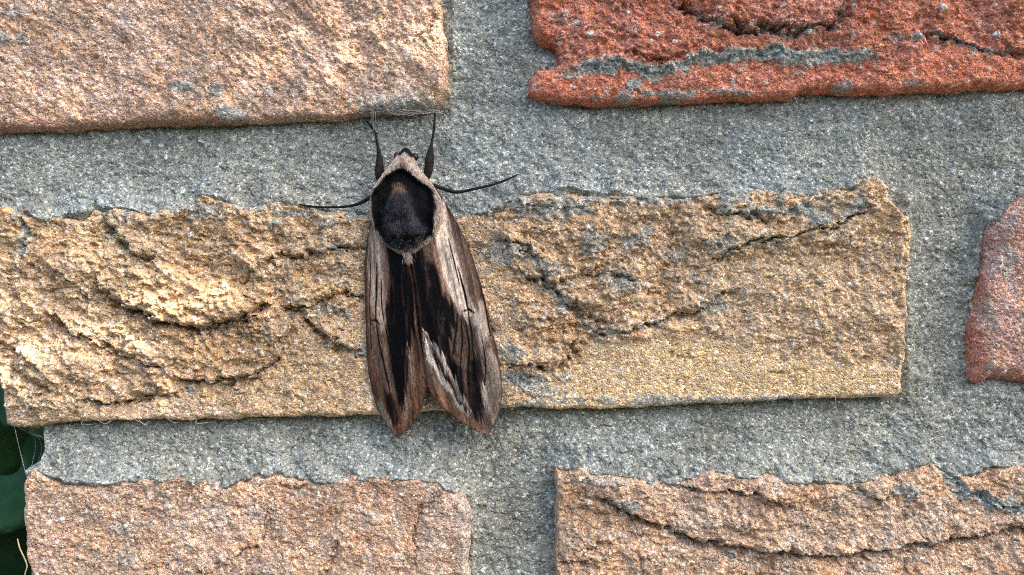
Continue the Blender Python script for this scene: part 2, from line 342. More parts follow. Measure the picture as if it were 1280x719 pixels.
# ---- the long tan brick carrying the moth
flap = [(112, 338), (127, 360), (150, 380), (175, 392), (212, 405), (250, 409), (280, 407), (307, 397), (325, 383), (345, 383)]
make_brick('brick', MID, lin(208, 168, 112), 300, rough=1.25, big=4, lumps=1.6, flake=4.2, flake_s=52, rest=True, end_box=True, label='long tan brick with curved cracks that the moth rests on',
    patches=[([(640, 502), (690, 470), (740, 432), (800, 424), (880, 418), (960, 440), (1060, 452), (1130, 462), (1130, 500), (1000, 502), (850, 510), (640, 514)], lin(222, 182, 116), 10, 0.96, 0.97),
             ([(300, 480), (345, 440), (370, 400), (400, 420), (460, 460), (470, 520), (300, 526)], lin(206, 168, 112), 14, 0.7, 0.6),
             ([(880, 330), (1135, 290), (1130, 460), (960, 440), (870, 410)], lin(207, 169, 119), 20, 0.7, 0.4),
             ([(-10, 330), (100, 330), (200, 420), (200, 500), (-10, 530)], lin(204, 170, 124), 26, 0.7, 0.0),
             ([(10, 512), (200, 506), (300, 500), (300, 528), (10, 536)], lin(204, 170, 124), 7, 0.8, 0.5),
             ([(600, 240), (880, 240), (900, 330), (760, 400), (600, 420)], lin(199, 158, 110), 26, 0.5, 0.0)],
    grooves=[([(-10, 320), (110, 320), (250, 440), (220, 500), (-10, 490)], 0.66, 17, 4.6),
             ([(120, 270), (330, 270), (330, 390), (200, 400)], 0.5, 13, 3.0)],
    cracks=[dict(p=flap, w=4.2, d=15, up=9, L=60, fill=0.45),
            dict(p=[(343, 383), (360, 392), (362, 402), (355, 425), (347, 440), (337, 457), (318, 470), (300, 476), (270, 477), (230, 474), (208, 466)][::-1], w=3.4, d=8, up=7, L=50, fill=0.3),
            dict(p=[(345, 384), (372, 390), (392, 384), (410, 371), (432, 367), (470, 374)], w=3.6, d=10, up=5, fill=0.2),
            dict(p=[(372, 396), (399, 416), (424, 434), (445, 440), (475, 450)], w=3.4, d=10, up=4, fill=0.3),
            dict(p=[(122, 281), (140, 293), (158, 307), (176, 321), (196, 322)], w=4.5, d=13, up=4, fill=0.5),
            dict(p=[(18, 266), (28, 285), (31, 302), (27, 324)], w=4.5, d=9, fill=0.85),
            dict(p=[(300, 357), (318, 346), (330, 335), (352, 322)], w=3.0, d=8, up=3),
            dict(p=[(340, 318), (362, 322), (403, 316), (437, 311), (470, 312)], w=4, d=8, up=4, fill=0.2),
            dict(p=[(95, 498), (112, 507), (155, 504), (180, 502), (200, 495), (230, 490)], w=3.6, d=9, up=3, fill=0.35),
            dict(p=[(52, 386), (72, 402), (90, 415), (120, 432), (160, 448), (200, 459), (212, 468)], w=3.6, d=9, up=4, L=30, fill=0.1),
            dict(p=[(12, 464), (37, 475), (55, 485), (62, 497)], w=4, d=9, up=3),
            dict(p=[(60, 330), (85, 345), (100, 362), (112, 380)], w=3, d=5, up=2),
            dict(p=[(600, 295), (662, 310), (678, 335), (692, 366), (712, 380), (724, 390), (732, 408), (755, 416), (776, 416), (797, 410), (830, 400), (856, 390), (884, 390), (905, 368), (936, 362)], w=5.0, d=6.5, up=4, fill=0.6),
            dict(p=[(724, 388), (740, 398), (766, 408)], w=10, d=10, taper=False, fill=0.3),
            dict(p=[(727, 416), (716, 434), (714, 448), (690, 460), (655, 455), (630, 462)][::-1], w=3.0, d=7, up=4, fill=0.35),
            dict(p=[(880, 326), (921, 312), (963, 298), (1017, 291), (1063, 274), (1102, 252)], w=3.2, d=9, up=3, fill=0.15),
            dict(p=[(870, 262), (930, 268), (985, 280)], w=4, d=7, up=3, fill=0.3),
            dict(p=[(640, 330), (665, 350), (700, 352), (760, 340), (800, 352)], w=4, d=7, up=3, fill=0.4),
            dict(p=[(958, 462), (980, 468), (1010, 463)], w=2, d=3),
            dict(p=[(838, 444), (856, 441), (870, 446)], w=1.8, d=2.5)],
    smears=[(690, 262, 40, 13, 0.8), (740, 300, 26, 14, 0.75), (800, 298, 20, 12, 0.7), (640, 315, 24, 12, 0.7), (770, 350, 30, 12, 0.7), (690, 335, 18, 10, 0.6), (655, 470, 22, 8, 0.85), (680, 490, 20, 7, 0.8), (705, 470, 10, 6, 0.6), (960, 262, 70, 9, 0.9), (1030, 272, 18, 8, 0.9), (895, 380, 16, 9, 0.7), (710, 380, 12, 8, 0.7), (640, 440, 14, 8, 0.7), (345, 280, 10, 6, 0.7), (410, 282, 14, 7, 0.6), (430, 310, 16, 6, 0.6), (420, 388, 26, 7, 0.7), (450, 440, 14, 8, 0.6), (231, 490, 8, 7, 0.8), (205, 466, 8, 5, 0.7), (960, 300, 30, 8, 0.6), (900, 305, 18, 10, 0.6), (840, 320, 14, 8, 0.5), (380, 270, 14, 6, 0.5), (900, 500, 240, 4, 0.8), (650, 506, 40, 6, 0.7), (1100, 495, 30, 4, 0.6), (400, 522, 70, 3, 0.5), (1060, 302, 20, 6, 0.4), (870, 350, 14, 7, 0.4)] + [(30 + 41 * i + 17 * math.sin(i * 7.1), 262 - 12 * (i > 14) + 5 * math.sin(i * 3.3), 15 + 9 * math.sin(i * 5.7), 7 + 3 * math.cos(i * 4.3), 0.85) for i in range(26)],
    pebbles=[(426, 355, 4), (22, 438, 4.5), (118, 468, 3), (143, 486, 3), (237, 294, 3.5), (345, 263, 4), (297, 318, 3.5), (808, 357, 4), (768, 379, 3), (745, 297, 4), (672, 386, 3), (653, 405, 3.5), (733, 285, 3.5), (822, 268, 3), (874, 372, 3), (872, 380, 3), (868, 316, 2.8), (300, 438, 2.5)])
# ---- red brick at the right edge
make_brick('brick', RR, lin(200, 156, 134), 400, rough=0.9, big=3, mat=M_red, edge_r=21, flake=1.0, label='red brick at the right with its rounded end showing',
    patches=[([(1200, 280), (1236, 280), (1232, 420), (1232, 468), (1530, 470), (1530, 490), (1195, 490)], lin(188, 118, 94), 7, 0.8, 0.4)],
    smears=[(1260, 315, 12, 26, 0.6), (1242, 440, 8, 28, 0.45), (1234, 390, 6, 20, 0.4), (1275, 390, 14, 30, 0.25), (1262, 280, 20, 10, 0.4)],
    pebbles=[(1262, 360, 2.5)])
# ---- lower left brick
make_brick('brick', BL, lin(204, 163, 123), 500, rough=0.65, big=3, lumps=0.8, flake=1.0, edge_r=6, end_box=True, label='pinkish buff brick below the moth at the wall end',
    patches=[([(28, 600), (60, 640), (60, 720), (28, 730)], lin(206, 164, 128), 12, 0.5, 0.0), ([(572, 612), (592, 620), (592, 720), (578, 720)], lin(182, 172, 158), 5, 0.6, 0.2)],
    cracks=[dict(p=[(552, 608), (540, 625), (523, 646), (517, 674), (521, 708)], w=2.0, d=5), dict(p=[(420, 672), (416, 690), (411, 724)], w=3.2, d=6, up=2), dict(p=[(340, 636), (331, 655), (329, 676)], w=2, d=4),
            dict(p=[(349, 603), (367, 611), (390, 604)], w=3, d=5, up=2), dict(p=[(250, 718), (290, 695), (330, 678)], w=2.4, d=4, up=2), dict(p=[(180, 712), (230, 700), (262, 690)], w=2, d=3)],
    smears=[(150, 662, 14, 6, 0.5), (160, 700, 9, 8, 0.5), (370, 616, 10, 6, 0.6), (465, 650, 12, 8, 0.35), (527, 642, 5, 4, 0.7), (120, 645, 10, 5, 0.4), (190, 725, 10, 6, 0.7)],
    pebbles=[(212, 634, 3), (78, 650, 4), (62, 640, 3), (108, 640, 3), (502, 618, 2.5), (428, 663, 2.6)])
# ---- lower right brick
make_brick('brick', BR, lin(203, 163, 121), 600, rough=1.2, big=5, lumps=1.2, flake=2.6, edge_r=5, label='pinkish tan brick with one long curved crack below the moth',
    cracks=[dict(p=[(722, 622), (740, 624), (774, 634), (816, 657), (867, 676), (914, 685), (980, 692), (1055, 695), (1130, 685), (1196, 674), (1261, 664), (1330, 655)], w=4.2, d=13, up=5, L=45, fill=0.3),
            dict(p=[(839, 608), (891, 613), (930, 618), (961, 627), (1003, 634)], w=2.6, d=7, up=4, L=25),
            dict(p=[(1055, 602), (1085, 618), (1110, 622)], w=4, d=8, fill=0.4, up=3), dict(p=[(1180, 590), (1205, 612), (1242, 627), (1300, 634)], w=7, d=7, fill=1.0, taper=False),
            dict(p=[(732, 694), (746, 686), (764, 678)], w=3, d=6), dict(p=[(700, 706), (722, 705), (740, 704)], w=2, d=5), dict(p=[(784, 684), (800, 700), (806, 720)], w=2.6, d=5)],
    smears=[(1125, 613, 18, 9, 0.85), (780, 632, 14, 6, 0.7), (910, 694, 10, 5, 0.6), (1020, 600, 30, 5, 0.5), (760, 600, 40, 4, 0.5), (1055, 620, 10, 6, 0.4), (850, 668, 12, 5, 0.5)],
    pebbles=[(736, 628, 4), (724, 600, 2.5), (1160, 608, 3), (1136, 676, 2.6), (980, 712, 2.6)])
# ---- the bond goes on outside the picture (coarse)
k = 0
for (y0, y1, joints) in ((-500, -215, [(-30, 590), (700, 1520)]), (965, 1245, [(-10, 1100), (1210, 1520)])):
    for (a, b) in joints:
        k += 1
        make_brick('brick', rect(a, b, y0, y1), lin(182, 138, 108) if k % 2 else lin(178, 100, 76), 700 + 40 * k, coarse=7)
for (y0, y1) in ((-500, -215), (-132, 102), (236, 482), (592, 895), (965, 1245)):
    k += 1
    make_brick('brick', rect(1610, 2400, y0, y1), lin(182, 138, 108) if k % 2 else lin(178, 110, 86), 700 + 40 * k, coarse=8)

# ---- mortar: one recessed sheet, deep under each brick, lapping the top edge of the brick below
mx = grid_axis(-30, 2410, -30, FX1, 1.25, 8); my = grid_axis(-520, 1260, FY0, FY1, 1.25, 8)
XF, YF = np.meshgrid(mx, my); X, Y = mx[None, :].astype(f32), my[:, None].astype(f32); SH = XF.shape
ins = np.full(SH, -9e9)
for P in ALL: ins = np.maximum(ins, poly_sdf(XF, YF, P))
n1 = fbm(X, Y, 60, 901, 4)
h = -27.0 + 5 * n1
lap = np.zeros(SH, f32)
for (P, a, b) in TOPS:
    d = top_y(P, np.clip(X, a + 3, b - 3)) + 9 * fbm(X, Y, 45, 905, 4) - Y              # > 0 above the brick
    side = sstep(a - 30, a + 30, X) * sstep(b + 30, b - 30, X)
    e = np.where(d > 0, np.exp(-np.maximum(d, 0) / 32), np.exp(-np.maximum(-d, 0) / 22)) * side
    lap = np.maximum(lap, e)
h = h + lap * 26.5
# right-hand flank of the upper left brick and of the tan brick are nearly flush
h += 12 * np.exp(-np.abs(X - 1142) / 18) * sstep(215, 260, Y) * sstep(510, 470, Y)
h += 15 * np.exp(-np.abs(X - 566) / 22) * sstep(110, 40, Y)
h += 12 * np.exp(-np.abs(X - 590) / 16) * sstep(600, 640, Y)
h += 8 * np.exp(-np.abs(X - 655) / 20) * sstep(90, 20, Y)
h += 9 * np.exp(-((X - 690) / 30) ** 2 - ((Y - 76) / 16) ** 2)
h += 2.4 * fbm(X, Y, 18, 911, 4) + 1.2 * fbm(X, Y, 8, 915, 3) + 2.6 * fbm(X / 5, Y, 16, 917, 3) * sstep(0.9, 0.4, lap)
h -= 1.6 * sstep(0.26, 0.42, fbm(X, Y, 15, 951, 2))              # pits
h += 10 * lap * fbm(X, Y, 24, 953, 5, 0.65)
g, r1, r2 = sand(X, Y, 920)
h += 0.6 * g
end = sstep(36, 46, X + 6 * fbm(X, Y, 30, 931, 3))                # the joint stops short of the wall's end
h = np.where((X < 60) & (Y > 150), h - 60 * (1 - end) * sstep(532, 520, np.abs(Y - 560) + 500 - 0 * Y), h)
col = np.broadcast_to(GREY, SH + (3,)).copy()
col *= (1 + 0.34 * fbm(X, Y, 90, 941, 5, 0.6) + 0.16 * fbm(X, Y, 12, 942, 3))[..., None]
cl = fbm(X, Y, 120, 943, 3) + 0.35 * (lap - 0.35)  # cooler near brick tops, warmer in recesses: shading tint put into the colour
col *= np.stack([1 - 0.06 * cl, 1 + 0.01 * cl, 1 + 0.10 * cl], -1)
peb = np.where(r2 > 0.955, 1.0, 0.0) * sstep(0.5, 0.32, r1)
col = col * (1 - 0.6 * peb[..., None]) + 0.6 * peb[..., None] * lin(215, 215, 205)
keep = ins < 26
keep &= ~(((X < 24) & (Y > 535)) | ((X < 14) & (Y > 440)))
F, used = grid_faces(len(my), len(mx), keep)
V = to_world(XF.ravel()[used], YF.ravel()[used], h.ravel()[used]); V[:, 2] += 1.1
mo = link_mesh('mortar', V, F4=F, mat=M_mortar, parent=wall, attrs={'tint': np.clip(col.reshape(-1, 3)[used], 0.01, 0.9)})
mo['label'] = 'grey sandy mortar in the recessed joints'

# body of the wall behind the face, to its end at the left
def W(px, py, h): return to_world(np.array(px, float), np.array(py, float), np.array(h, float))
a = W(44, 1262, -42); b = W(2410, -522, -640)
BV, BF = box_arrays((a[0], a[1], 0.0), (b[0], b[1], b[2] + 1.1))
link_mesh('wall_core', BV, F4=BF, mat=M_mortar, parent=wall, smooth=False, attrs={'tint': np.tile(GREY, (8, 1))})

# ------------------------------------------------------------------ ground
def flat_mat(name, c, rough=0.9, noise=None):
    m, t, p = new_mat(name); N = t.nodes; L = t.links
    p.inputs['Roughness'].default_value = rough
    tc = N.new('ShaderNodeTexCoord'); nz = N.new('ShaderNodeTexNoise'); nz.inputs['Scale'].default_value = noise or 20; nz.inputs['Detail'].default_value = 6
    L.new(tc.outputs['Object'], nz.inputs['Vector'])
    rp = N.new('ShaderNodeValToRGB'); L.new(nz.outputs['Fac'], rp.inputs[0])
    rp.color_ramp.elements[0].position = 0.3; rp.color_ramp.elements[1].position = 0.7
    rp.color_ramp.elements[0].color = tuple(np.array(c) * 0.7) + (1,); rp.color_ramp.elements[1].color = tuple(np.minimum(np.array(c) * 1.25, 0.95)) + (1,)
    L.new(rp.outputs[0], p.inputs['Base Color'])
    return m
gm = flat_mat('pale_gravel', (0.2, 0.18, 0.155), noise=60)
g = link_mesh('ground', np.array([(-60, -60, -1.1), (60, -60, -1.1), (60, 60, -1.1), (-60, 60, -1.1)]), F4=np.array([(0, 1, 2, 3)]), mat=gm, smooth=False)
g['kind'] = 'structure'

# ------------------------------------------------------------------ the moth
def scale_mat(name, rough=0.7, sheen=0.25, bump=0.35):
    m, t, p = new_mat(name); N = t.nodes; L = t.links
    at = N.new('ShaderNodeAttribute'); at.attribute_name = 'tint'
    tc = N.new('ShaderNodeTexCoord'); mp = N.new('ShaderNodeMapping'); mp.inputs['Scale'].default_value = (1, 1, 0.3)
    L.new(tc.outputs['Object'], mp.inputs['Vector'])
    v = N.new('ShaderNodeTexVoronoi'); v.inputs['Scale'].default_value = 1 / (1.3 * S); L.new(mp.outputs[0], v.inputs['Vector'])
    sp = N.new('ShaderNodeSeparateColor'); L.new(v.outputs['Color'], sp.inputs[0])
    mr = N.new('ShaderNodeMapRange'); mr.inputs['To Min'].default_value = 0.62; mr.inputs['To Max'].default_value = 1.38; L.new(sp.outputs[0], mr.inputs['Value'])
    sm = N.new('ShaderNodeVectorMath'); sm.operation = 'SCALE'; L.new(at.outputs['Color'], sm.inputs[0]); L.new(mr.outputs[0], sm.inputs['Scale'])
    L.new(sm.outputs[0], p.inputs['Base Color']); p.inputs['Roughness'].default_value = rough
    p.inputs['Specular IOR Level'].default_value = 0.06
    p.inputs['Sheen Weight'].default_value = sheen; p.inputs['Sheen Roughness'].default_value = 0.5; p.inputs['Sheen Tint'].default_value = (0.8, 0.8, 0.9, 1)
    b = N.new('ShaderNodeBump'); b.inputs['Strength'].default_value = bump; b.inputs['Distance'].default_value = 0.7 * S
    L.new(v.outputs['Distance'], b.inputs['Height']); L.new(b.outputs[0], p.inputs['Normal'])
    return m
M_wing = scale_mat('wing_scales', 0.62, 0.04); M_fur = scale_mat('moth_fur', 0.6, 0.03, 0.1)
BLK = lin(11, 10, 12)
moth_base = W(510, 300, -8)
moth = empty('moth', tuple(moth_base), 'dark moth with brown and black streaked folded wings clinging to the bricks', 'moth')
def moth_mesh(name, V, F4=None, F3=None, mat=None, parent=None, tint=None, smooth=True):
    return link_mesh(name, V - moth_base, F4=F4, F3=F3, mat=mat, parent=parent or moth, attrs={'tint': tint}, smooth=smooth)
def smooth_interp(y, pts, k):
    P = np.array(sorted(pts), float); v = np.interp(y, P[:, 0], P[:, 1])
    if k > 1:
        ker = np.hanning(k + 2)[1:-1]; ker /= ker.sum(); n = k // 2
        pad = np.concatenate([2 * v[0] - v[1:n + 1][::-1], v, 2 * v[-1] - v[-n - 1:-1][::-1]])
        v = np.convolve(pad, ker, 'valid')[:len(y)]
    return v
def paint(col, X, Y, layers):
    for l in layers:
        c = np.array(l[1]); k = l[3] if len(l) > 3 else 1.0
        if l[0][0] == 'line':
            d, _, al = line_d(X, Y, l[0][1]); wd = l[2]
            a = k * sstep(wd * 1.3, wd * 0.45, d / (0.35 + 0.65 * np.sin(np.pi * np.clip(al, 0.03, 0.97)) ** 0.5))
        else:
            a = k * sstep(-l[2], l[2], poly_sdf(X, Y, l[0]))
            if len(l) > 4: a = a * (0.35 + 0.65 * sstep(-0.22, 0.12, fbm(X, Y * 0.6, 7, 83, 3)))
            if l[1] is BLK: a = a * (1 - 0.22 * sstep(0.15, 0.5, fbm(X, Y * 0.1, 4, 85, 3)))
        col = col * (1 - a[..., None]) + a[..., None] * c
    return col
def make_wing(outer, inner, y0, y1, hi, ho, side, colour):
    nr, nc = 460, 150
    t = np.linspace(0, 1, nr); y = y0 + (y1 - y0) * (1 - (1 - t) ** 1.25)
    xo = smooth_interp(y, outer, 25); xi = smooth_interp(y, inner, 17)
    v = np.linspace(0, 1, nc)[None, :]
    X = xo[:, None] + (xi - xo)[:, None] * v; Y = np.repeat(y[:, None], nc, 1)
    H = ho_(y, ho)[:, None] + (ho_(y, hi) - ho_(y, ho))[:, None] * (1 - (1 - v) ** 1.7)
    wid = np.abs(xi - xo)[:, None]
    e = np.minimum(v, 1 - v) * wid                                  # px from the edge
    H = H - 3.0 * np.exp(-v * wid / 3.5)                            # costal edge rolls down
    slope = 0.06 if side < 0 else 0.22
    u = X - slope * (Y - 300) + 4 * np.sin((Y - 250) / 90)
    st = fbm(u, Y * 0.09, 3.2, 41 if side < 0 else 47, 3); st2 = fbm(u, Y * 0.16, 9, 53 if side < 0 else 57, 3)
    H = H + (1.1 * st2 + 0.4 * st) * sstep(0, 8, e) + 0.7 * np.sin(u * 0.36 + 3 * vn(u, Y * 0.1, 14, 77))
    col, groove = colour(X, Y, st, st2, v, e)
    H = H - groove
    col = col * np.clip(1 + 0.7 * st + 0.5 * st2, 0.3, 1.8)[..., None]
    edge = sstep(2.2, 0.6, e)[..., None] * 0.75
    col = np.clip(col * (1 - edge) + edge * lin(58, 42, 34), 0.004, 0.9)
    top = to_world(X.ravel(), Y.ravel(), H.ravel()); bot = to_world(X.ravel(), Y.ravel(), H.ravel() - 1.6)
    idx = np.arange(nr * nc).reshape(nr, nc)
    q = np.stack([idx[:-1, :-1], idx[1:, :-1], idx[1:, 1:], idx[:-1, 1:]], -1).reshape(-1, 4)
    if side > 0: q = q[:, ::-1]
    n = nr * nc
    ring = np.concatenate([idx[0, :], idx[1:, -1], idx[-1, -2::-1], idx[-2:0:-1, 0]])
    rim = np.stack([ring, np.roll(ring, -1), np.roll(ring, -1) + n, ring + n], -1)
    if side > 0: rim = rim[:, ::-1]
    F = np.concatenate([q, q[:, ::-1] + n, rim])
    C_ = col.reshape(-1, 3)
    o = moth_mesh('forewing', np.concatenate([top, bot]), F4=F, mat=M_wing, tint=np.concatenate([C_, C_ * 0.6]))
    # loose hair scales lying along the wing
    r = np.random.default_rng(90 + side); m = 5200
    i = r.integers(2, nr - 3, m); j = r.integers(3, nc - 3, m)
    p = np.stack([X[i, j], Y[i, j], H[i, j] + 0.15], -1)
    ln = r.uniform(3, 8, m); dx = slope + r.normal(0, 0.16, m)
    q2 = p + np.stack([dx * ln, ln, r.uniform(0.0, 0.9, m) + (H[np.minimum(i + 8, nr - 1), j] - H[i, j])], -1)
    lo_ = np.minimum(np.interp(q2[:, 1], y, xo), np.interp(q2[:, 1], y, xi)) + 1.5; hi_ = np.maximum(np.interp(q2[:, 1], y, xo), np.interp(q2[:, 1], y, xi)) - 1.5
    ok = (q2[:, 0] > lo_) & (q2[:, 0] < hi_) & (q2[:, 1] < y1 - 3)
    p, q2, i, j = p[ok], q2[ok], i[ok], j[ok]; m = len(p)
    wv = np.stack([np.full(m, 0.22), np.zeros(m), np.zeros(m)], -1)
    P3 = np.stack([p - wv, p + wv, q2], 1).reshape(-1, 3)
    ht = np.clip(col[i, j] * r.uniform(0.6, 1.5, m)[:, None], 0.004, 0.9)
    moth_mesh('hair_scales', to_world(P3[:, 0], P3[:, 1], P3[:, 2]), F3=np.arange(3 * m).reshape(m, 3), mat=M_fur, tint=np.repeat(ht, 3, 0), parent=moth)['kind'] = 'stuff'
    return o
def ho_(y, pts): return smooth_interp(y, pts, 31)
def veins(X, Y, lines):
    g = 0
    for (p, wd) in lines:
        d, _, al = line_d(X, Y, p); g = g + 0.8 * np.exp(-(d / wd) ** 2)
    return g
def col_left(X, Y, st, st2, v, e):
    x = X + 4 * st + 1.5 * st2; y = Y + 16 * st + 7 * st2
    c = np.broadcast_to(lin(98, 70, 54), X.shape + (3,)).copy()
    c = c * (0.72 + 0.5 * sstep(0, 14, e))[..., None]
    V_ = [([(475, 330), (474.5, 360), (473, 402)], 1.1), ([(474, 404), (477, 430), (484, 458), (491, 492)], 1.0), ([(485, 405), (490, 430), (498, 454)], 0.9), ([(468, 400), (473, 399.5), (478, 404)], 1.3), ([(480, 350), (481, 380), (484, 402)], 0.7), ([(466, 330), (465, 380), (467, 440)], 0.6), ([(490, 440), (496, 470), (500, 490)], 0.8)]
    c = paint(c, x, y, [
        ([(467, 262), (477, 270), (486, 330), (488, 380), (483, 412), (474, 412), (467, 380), (464, 320)], lin(206, 176, 150), 5, 0.9),
        ([(486, 315), (491, 330), (492, 365), (487, 395), (484, 380), (484, 340)], lin(136, 104, 82), 3, 0.7),
        ([(462, 410), (486, 415), (498, 470), (503, 498), (488, 490), (470, 450)], lin(128, 104, 86), 6, 0.8),
        ([(520, 440), (534, 455), (536, 482), (531, 505), (518, 530), (500, 545), (499, 530), (508, 505), (512, 480)], lin(112, 80, 61), 4, 0.95),
        ([(512, 424), (519, 436), (522, 468), (517, 500), (506, 524), (503, 515), (509, 495), (511, 470)], lin(172, 143, 118), 2.5, 0.85, 'mottle'),
        ([(486, 296), (512, 312), (519, 350), (523, 380), (522, 412), (516, 424), (510.6, 436), (509, 470), (508, 490), (503, 503), (498, 494), (492, 455), (488, 413), (486, 392), (492, 365), (492, 340)], BLK, 2.5),
        (('line', [(516, 420), (512, 440), (511.5, 470), (508, 493), (502, 505)]), BLK, 1.3, 0.9),
        ([(522, 360), (530, 360), (538, 440), (530, 440), (523, 405)], lin(112, 84, 68), 1.5, 0.8),
        ([(464, 486), (477, 500), (489, 522), (497, 544), (485, 536), (470, 512)], lin(140, 128, 110), 3, 0.85),
        ([(480, 476), (490, 490), (499, 510), (504, 529), (499, 538), (490, 525), (483, 503)], BLK, 2.2, 0.95)])
    c = c * (1 - 0.25 * sstep(0.15, 0.5, fbm(X - (0.06 if X.mean() < 510 else 0.22) * (Y - 300), Y * 0.05, 5, 87, 2)))[..., None]
    xs = X + 1.0 * st2; ys = Y
    c = paint(c, xs, ys, [(('line', p), lin(16, 12, 11), w_ * 1.5, 1.0) for (p, w_) in V_])
    return c, veins(xs, ys, V_)
def col_right(X, Y, st, st2, v, e):
    x = X + 4 * st + 1.5 * st2; y = Y + 16 * st + 7 * st2
    c = np.broadcast_to(lin(102, 83, 70), X.shape + (3,)).copy()
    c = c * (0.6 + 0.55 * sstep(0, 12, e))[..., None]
    V_ = [([(574, 335), (581, 362), (586, 388)], 1.2), ([(586, 389), (590, 416), (593, 443), (592, 475)], 1.1), ([(580, 389), (586.5, 386), (594, 391)], 1.3), ([(573, 392), (572, 412), (568, 442)], 1.0), ([(583, 400), (587, 430), (586, 470), (588, 495)], 0.9), ([(562, 300), (570, 330), (576, 356)], 0.7), ([(598, 345), (606, 380), (613, 420)], 0.8), ([(603, 420), (607, 450), (606, 480)], 0.7), ([(578, 395), (579, 430), (577, 460)], 0.8)]
    c = paint(c, x, y, [
        ([(546, 250), (557, 256), (567, 300), (577, 340), (589, 378), (594, 397), (581, 394), (568, 376), (556, 345), (548, 310)], lin(222, 203, 182), 4, 0.95),
        ([(586, 395), (604, 378), (613, 420), (602, 436), (591, 415)], lin(186, 170, 154), 6, 0.85),
        ([(544, 300), (549, 312), (556, 350), (566, 376), (556, 366), (549, 340)], lin(140, 104, 80), 3, 0.8),
        ([(566, 384), (584, 396), (598, 410), (604, 450), (604, 505), (596, 522), (586, 508), (580, 470), (566, 450), (566, 415)], lin(72, 57, 48), 4, 0.85),
        ([(606, 440), (624, 446), (631, 495), (624, 522), (612, 544), (606, 520), (606, 480)], lin(136, 122, 108), 4, 0.85),
        ([(533, 466), (548, 480), (566, 498), (586, 518), (602, 530), (610, 546), (595, 540), (560, 516), (538, 493)], lin(120, 89, 69), 3, 0.95),
        ([(511, 312), (530, 312), (545, 328), (552, 345), (556, 368), (567, 378), (573, 395), (568, 415), (564, 432), (567, 450), (582, 466), (581, 494), (574, 484), (561, 458), (553, 434), (547, 421), (531, 417), (527, 380), (520, 350)], BLK, 2.5),
        ([(529, 419), (547, 421), (553, 437), (562, 460), (575, 485), (592, 512), (585, 518), (566, 496), (548, 479), (537, 466), (532, 440)], lin(112, 92, 78), 2.5, 0.85),
        (('line', [(528, 419), (540, 419), (547, 423), (549, 434), (557, 446), (559, 458), (570, 471), (573, 484), (584, 497), (590, 511)]), lin(196, 182, 168), 2.3, 0.85),
        (('line', [(530, 427), (537, 431), (539, 445), (549, 457), (553, 470), (566, 482), (573, 497), (586, 512)]), lin(206, 194, 180), 3.6, 0.95),
        (('line', [(528, 421), (535, 427), (543, 426), (545, 439), (552, 449), (556, 462), (565, 474), (570, 488), (582, 502)]), BLK, 1.5, 0.95),
        ([(586, 458), (600, 440), (604, 480), (605, 510), (602, 528), (593, 520), (586, 500)], BLK, 2.5, 0.95),
        ([(603, 478), (607, 470), (609, 500), (606, 512)], lin(186, 172, 158), 2, 0.7)])
    c = c * (1 - 0.25 * sstep(0.15, 0.5, fbm(X - (0.06 if X.mean() < 510 else 0.22) * (Y - 300), Y * 0.05, 5, 87, 2)))[..., None]
    xs = X + 1.0 * st2; ys = Y
    c = paint(c, xs, ys, [(('line', p), lin(16, 12, 11), w_ * 1.5, 1.0) for (p, w_) in V_])
    return c, veins(xs, ys, V_)
HI = [(226, 18), (285, 22), (308, 38), (330, 40), (400, 37), (450, 33), (500, 23), (545, 13)]
HO = [(226, 15), (300, 12), (400, 9), (470, 8), (545, 9)]
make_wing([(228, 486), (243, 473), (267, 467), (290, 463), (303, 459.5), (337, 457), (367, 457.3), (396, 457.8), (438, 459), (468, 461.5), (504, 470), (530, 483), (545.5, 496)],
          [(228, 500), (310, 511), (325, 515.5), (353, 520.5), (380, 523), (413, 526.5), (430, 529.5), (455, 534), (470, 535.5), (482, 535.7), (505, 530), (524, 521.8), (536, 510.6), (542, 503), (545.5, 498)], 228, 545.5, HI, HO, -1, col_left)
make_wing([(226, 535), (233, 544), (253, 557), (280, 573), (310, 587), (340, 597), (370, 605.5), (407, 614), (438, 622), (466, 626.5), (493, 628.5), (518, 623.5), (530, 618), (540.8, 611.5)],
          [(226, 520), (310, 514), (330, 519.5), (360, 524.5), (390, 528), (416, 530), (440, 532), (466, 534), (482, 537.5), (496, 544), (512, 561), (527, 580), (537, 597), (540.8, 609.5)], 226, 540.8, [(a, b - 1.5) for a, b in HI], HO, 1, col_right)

# body: head, thorax and abdomen in one skin
nr, nc = 240, 120
yb = np.linspace(187, 445, nr)
xl = smooth_interp(yb, [(187, 505), (193, 500), (200, 496), (210, 489), (217, 485), (237, 472.5), (250, 468), (265, 467.5), (280, 470), (299, 477), (308, 490), (318, 502), (330, 502), (400, 502), (445, 518)], 9)
xr = smooth_interp(yb, [(187, 511), (193, 516.5), (202, 520.5), (212, 525), (222, 534), (230, 541), (250, 553), (265, 556), (280, 554), (299, 546), (308, 534), (318, 522), (330, 536), (400, 546), (445, 528)], 9)
ht = smooth_interp(yb, [(187, 14), (195, 24), (205, 32), (218, 40), (240, 51), (265, 55), (290, 52), (304, 48), (314, 42), (324, 30), (400, 23), (445, 6)], 9)
th = np.linspace(0, 2 * np.pi, nc, endpoint=False)[None, :]
hb = -8.0; hm = (hb + ht) / 2
cx, rx = ((xl + xr) / 2)[:, None], ((xr - xl) / 2)[:, None]
ct, sn = -np.cos(th), np.sin(th)
X = cx + rx * np.sign(ct) * np.abs(ct) ** 0.85; Y = np.repeat(yb[:, None], nc, 1)
H = hm[:, None] + (ht[:, None] - hm[:, None]) * np.sign(sn) * np.abs(sn) ** 0.75
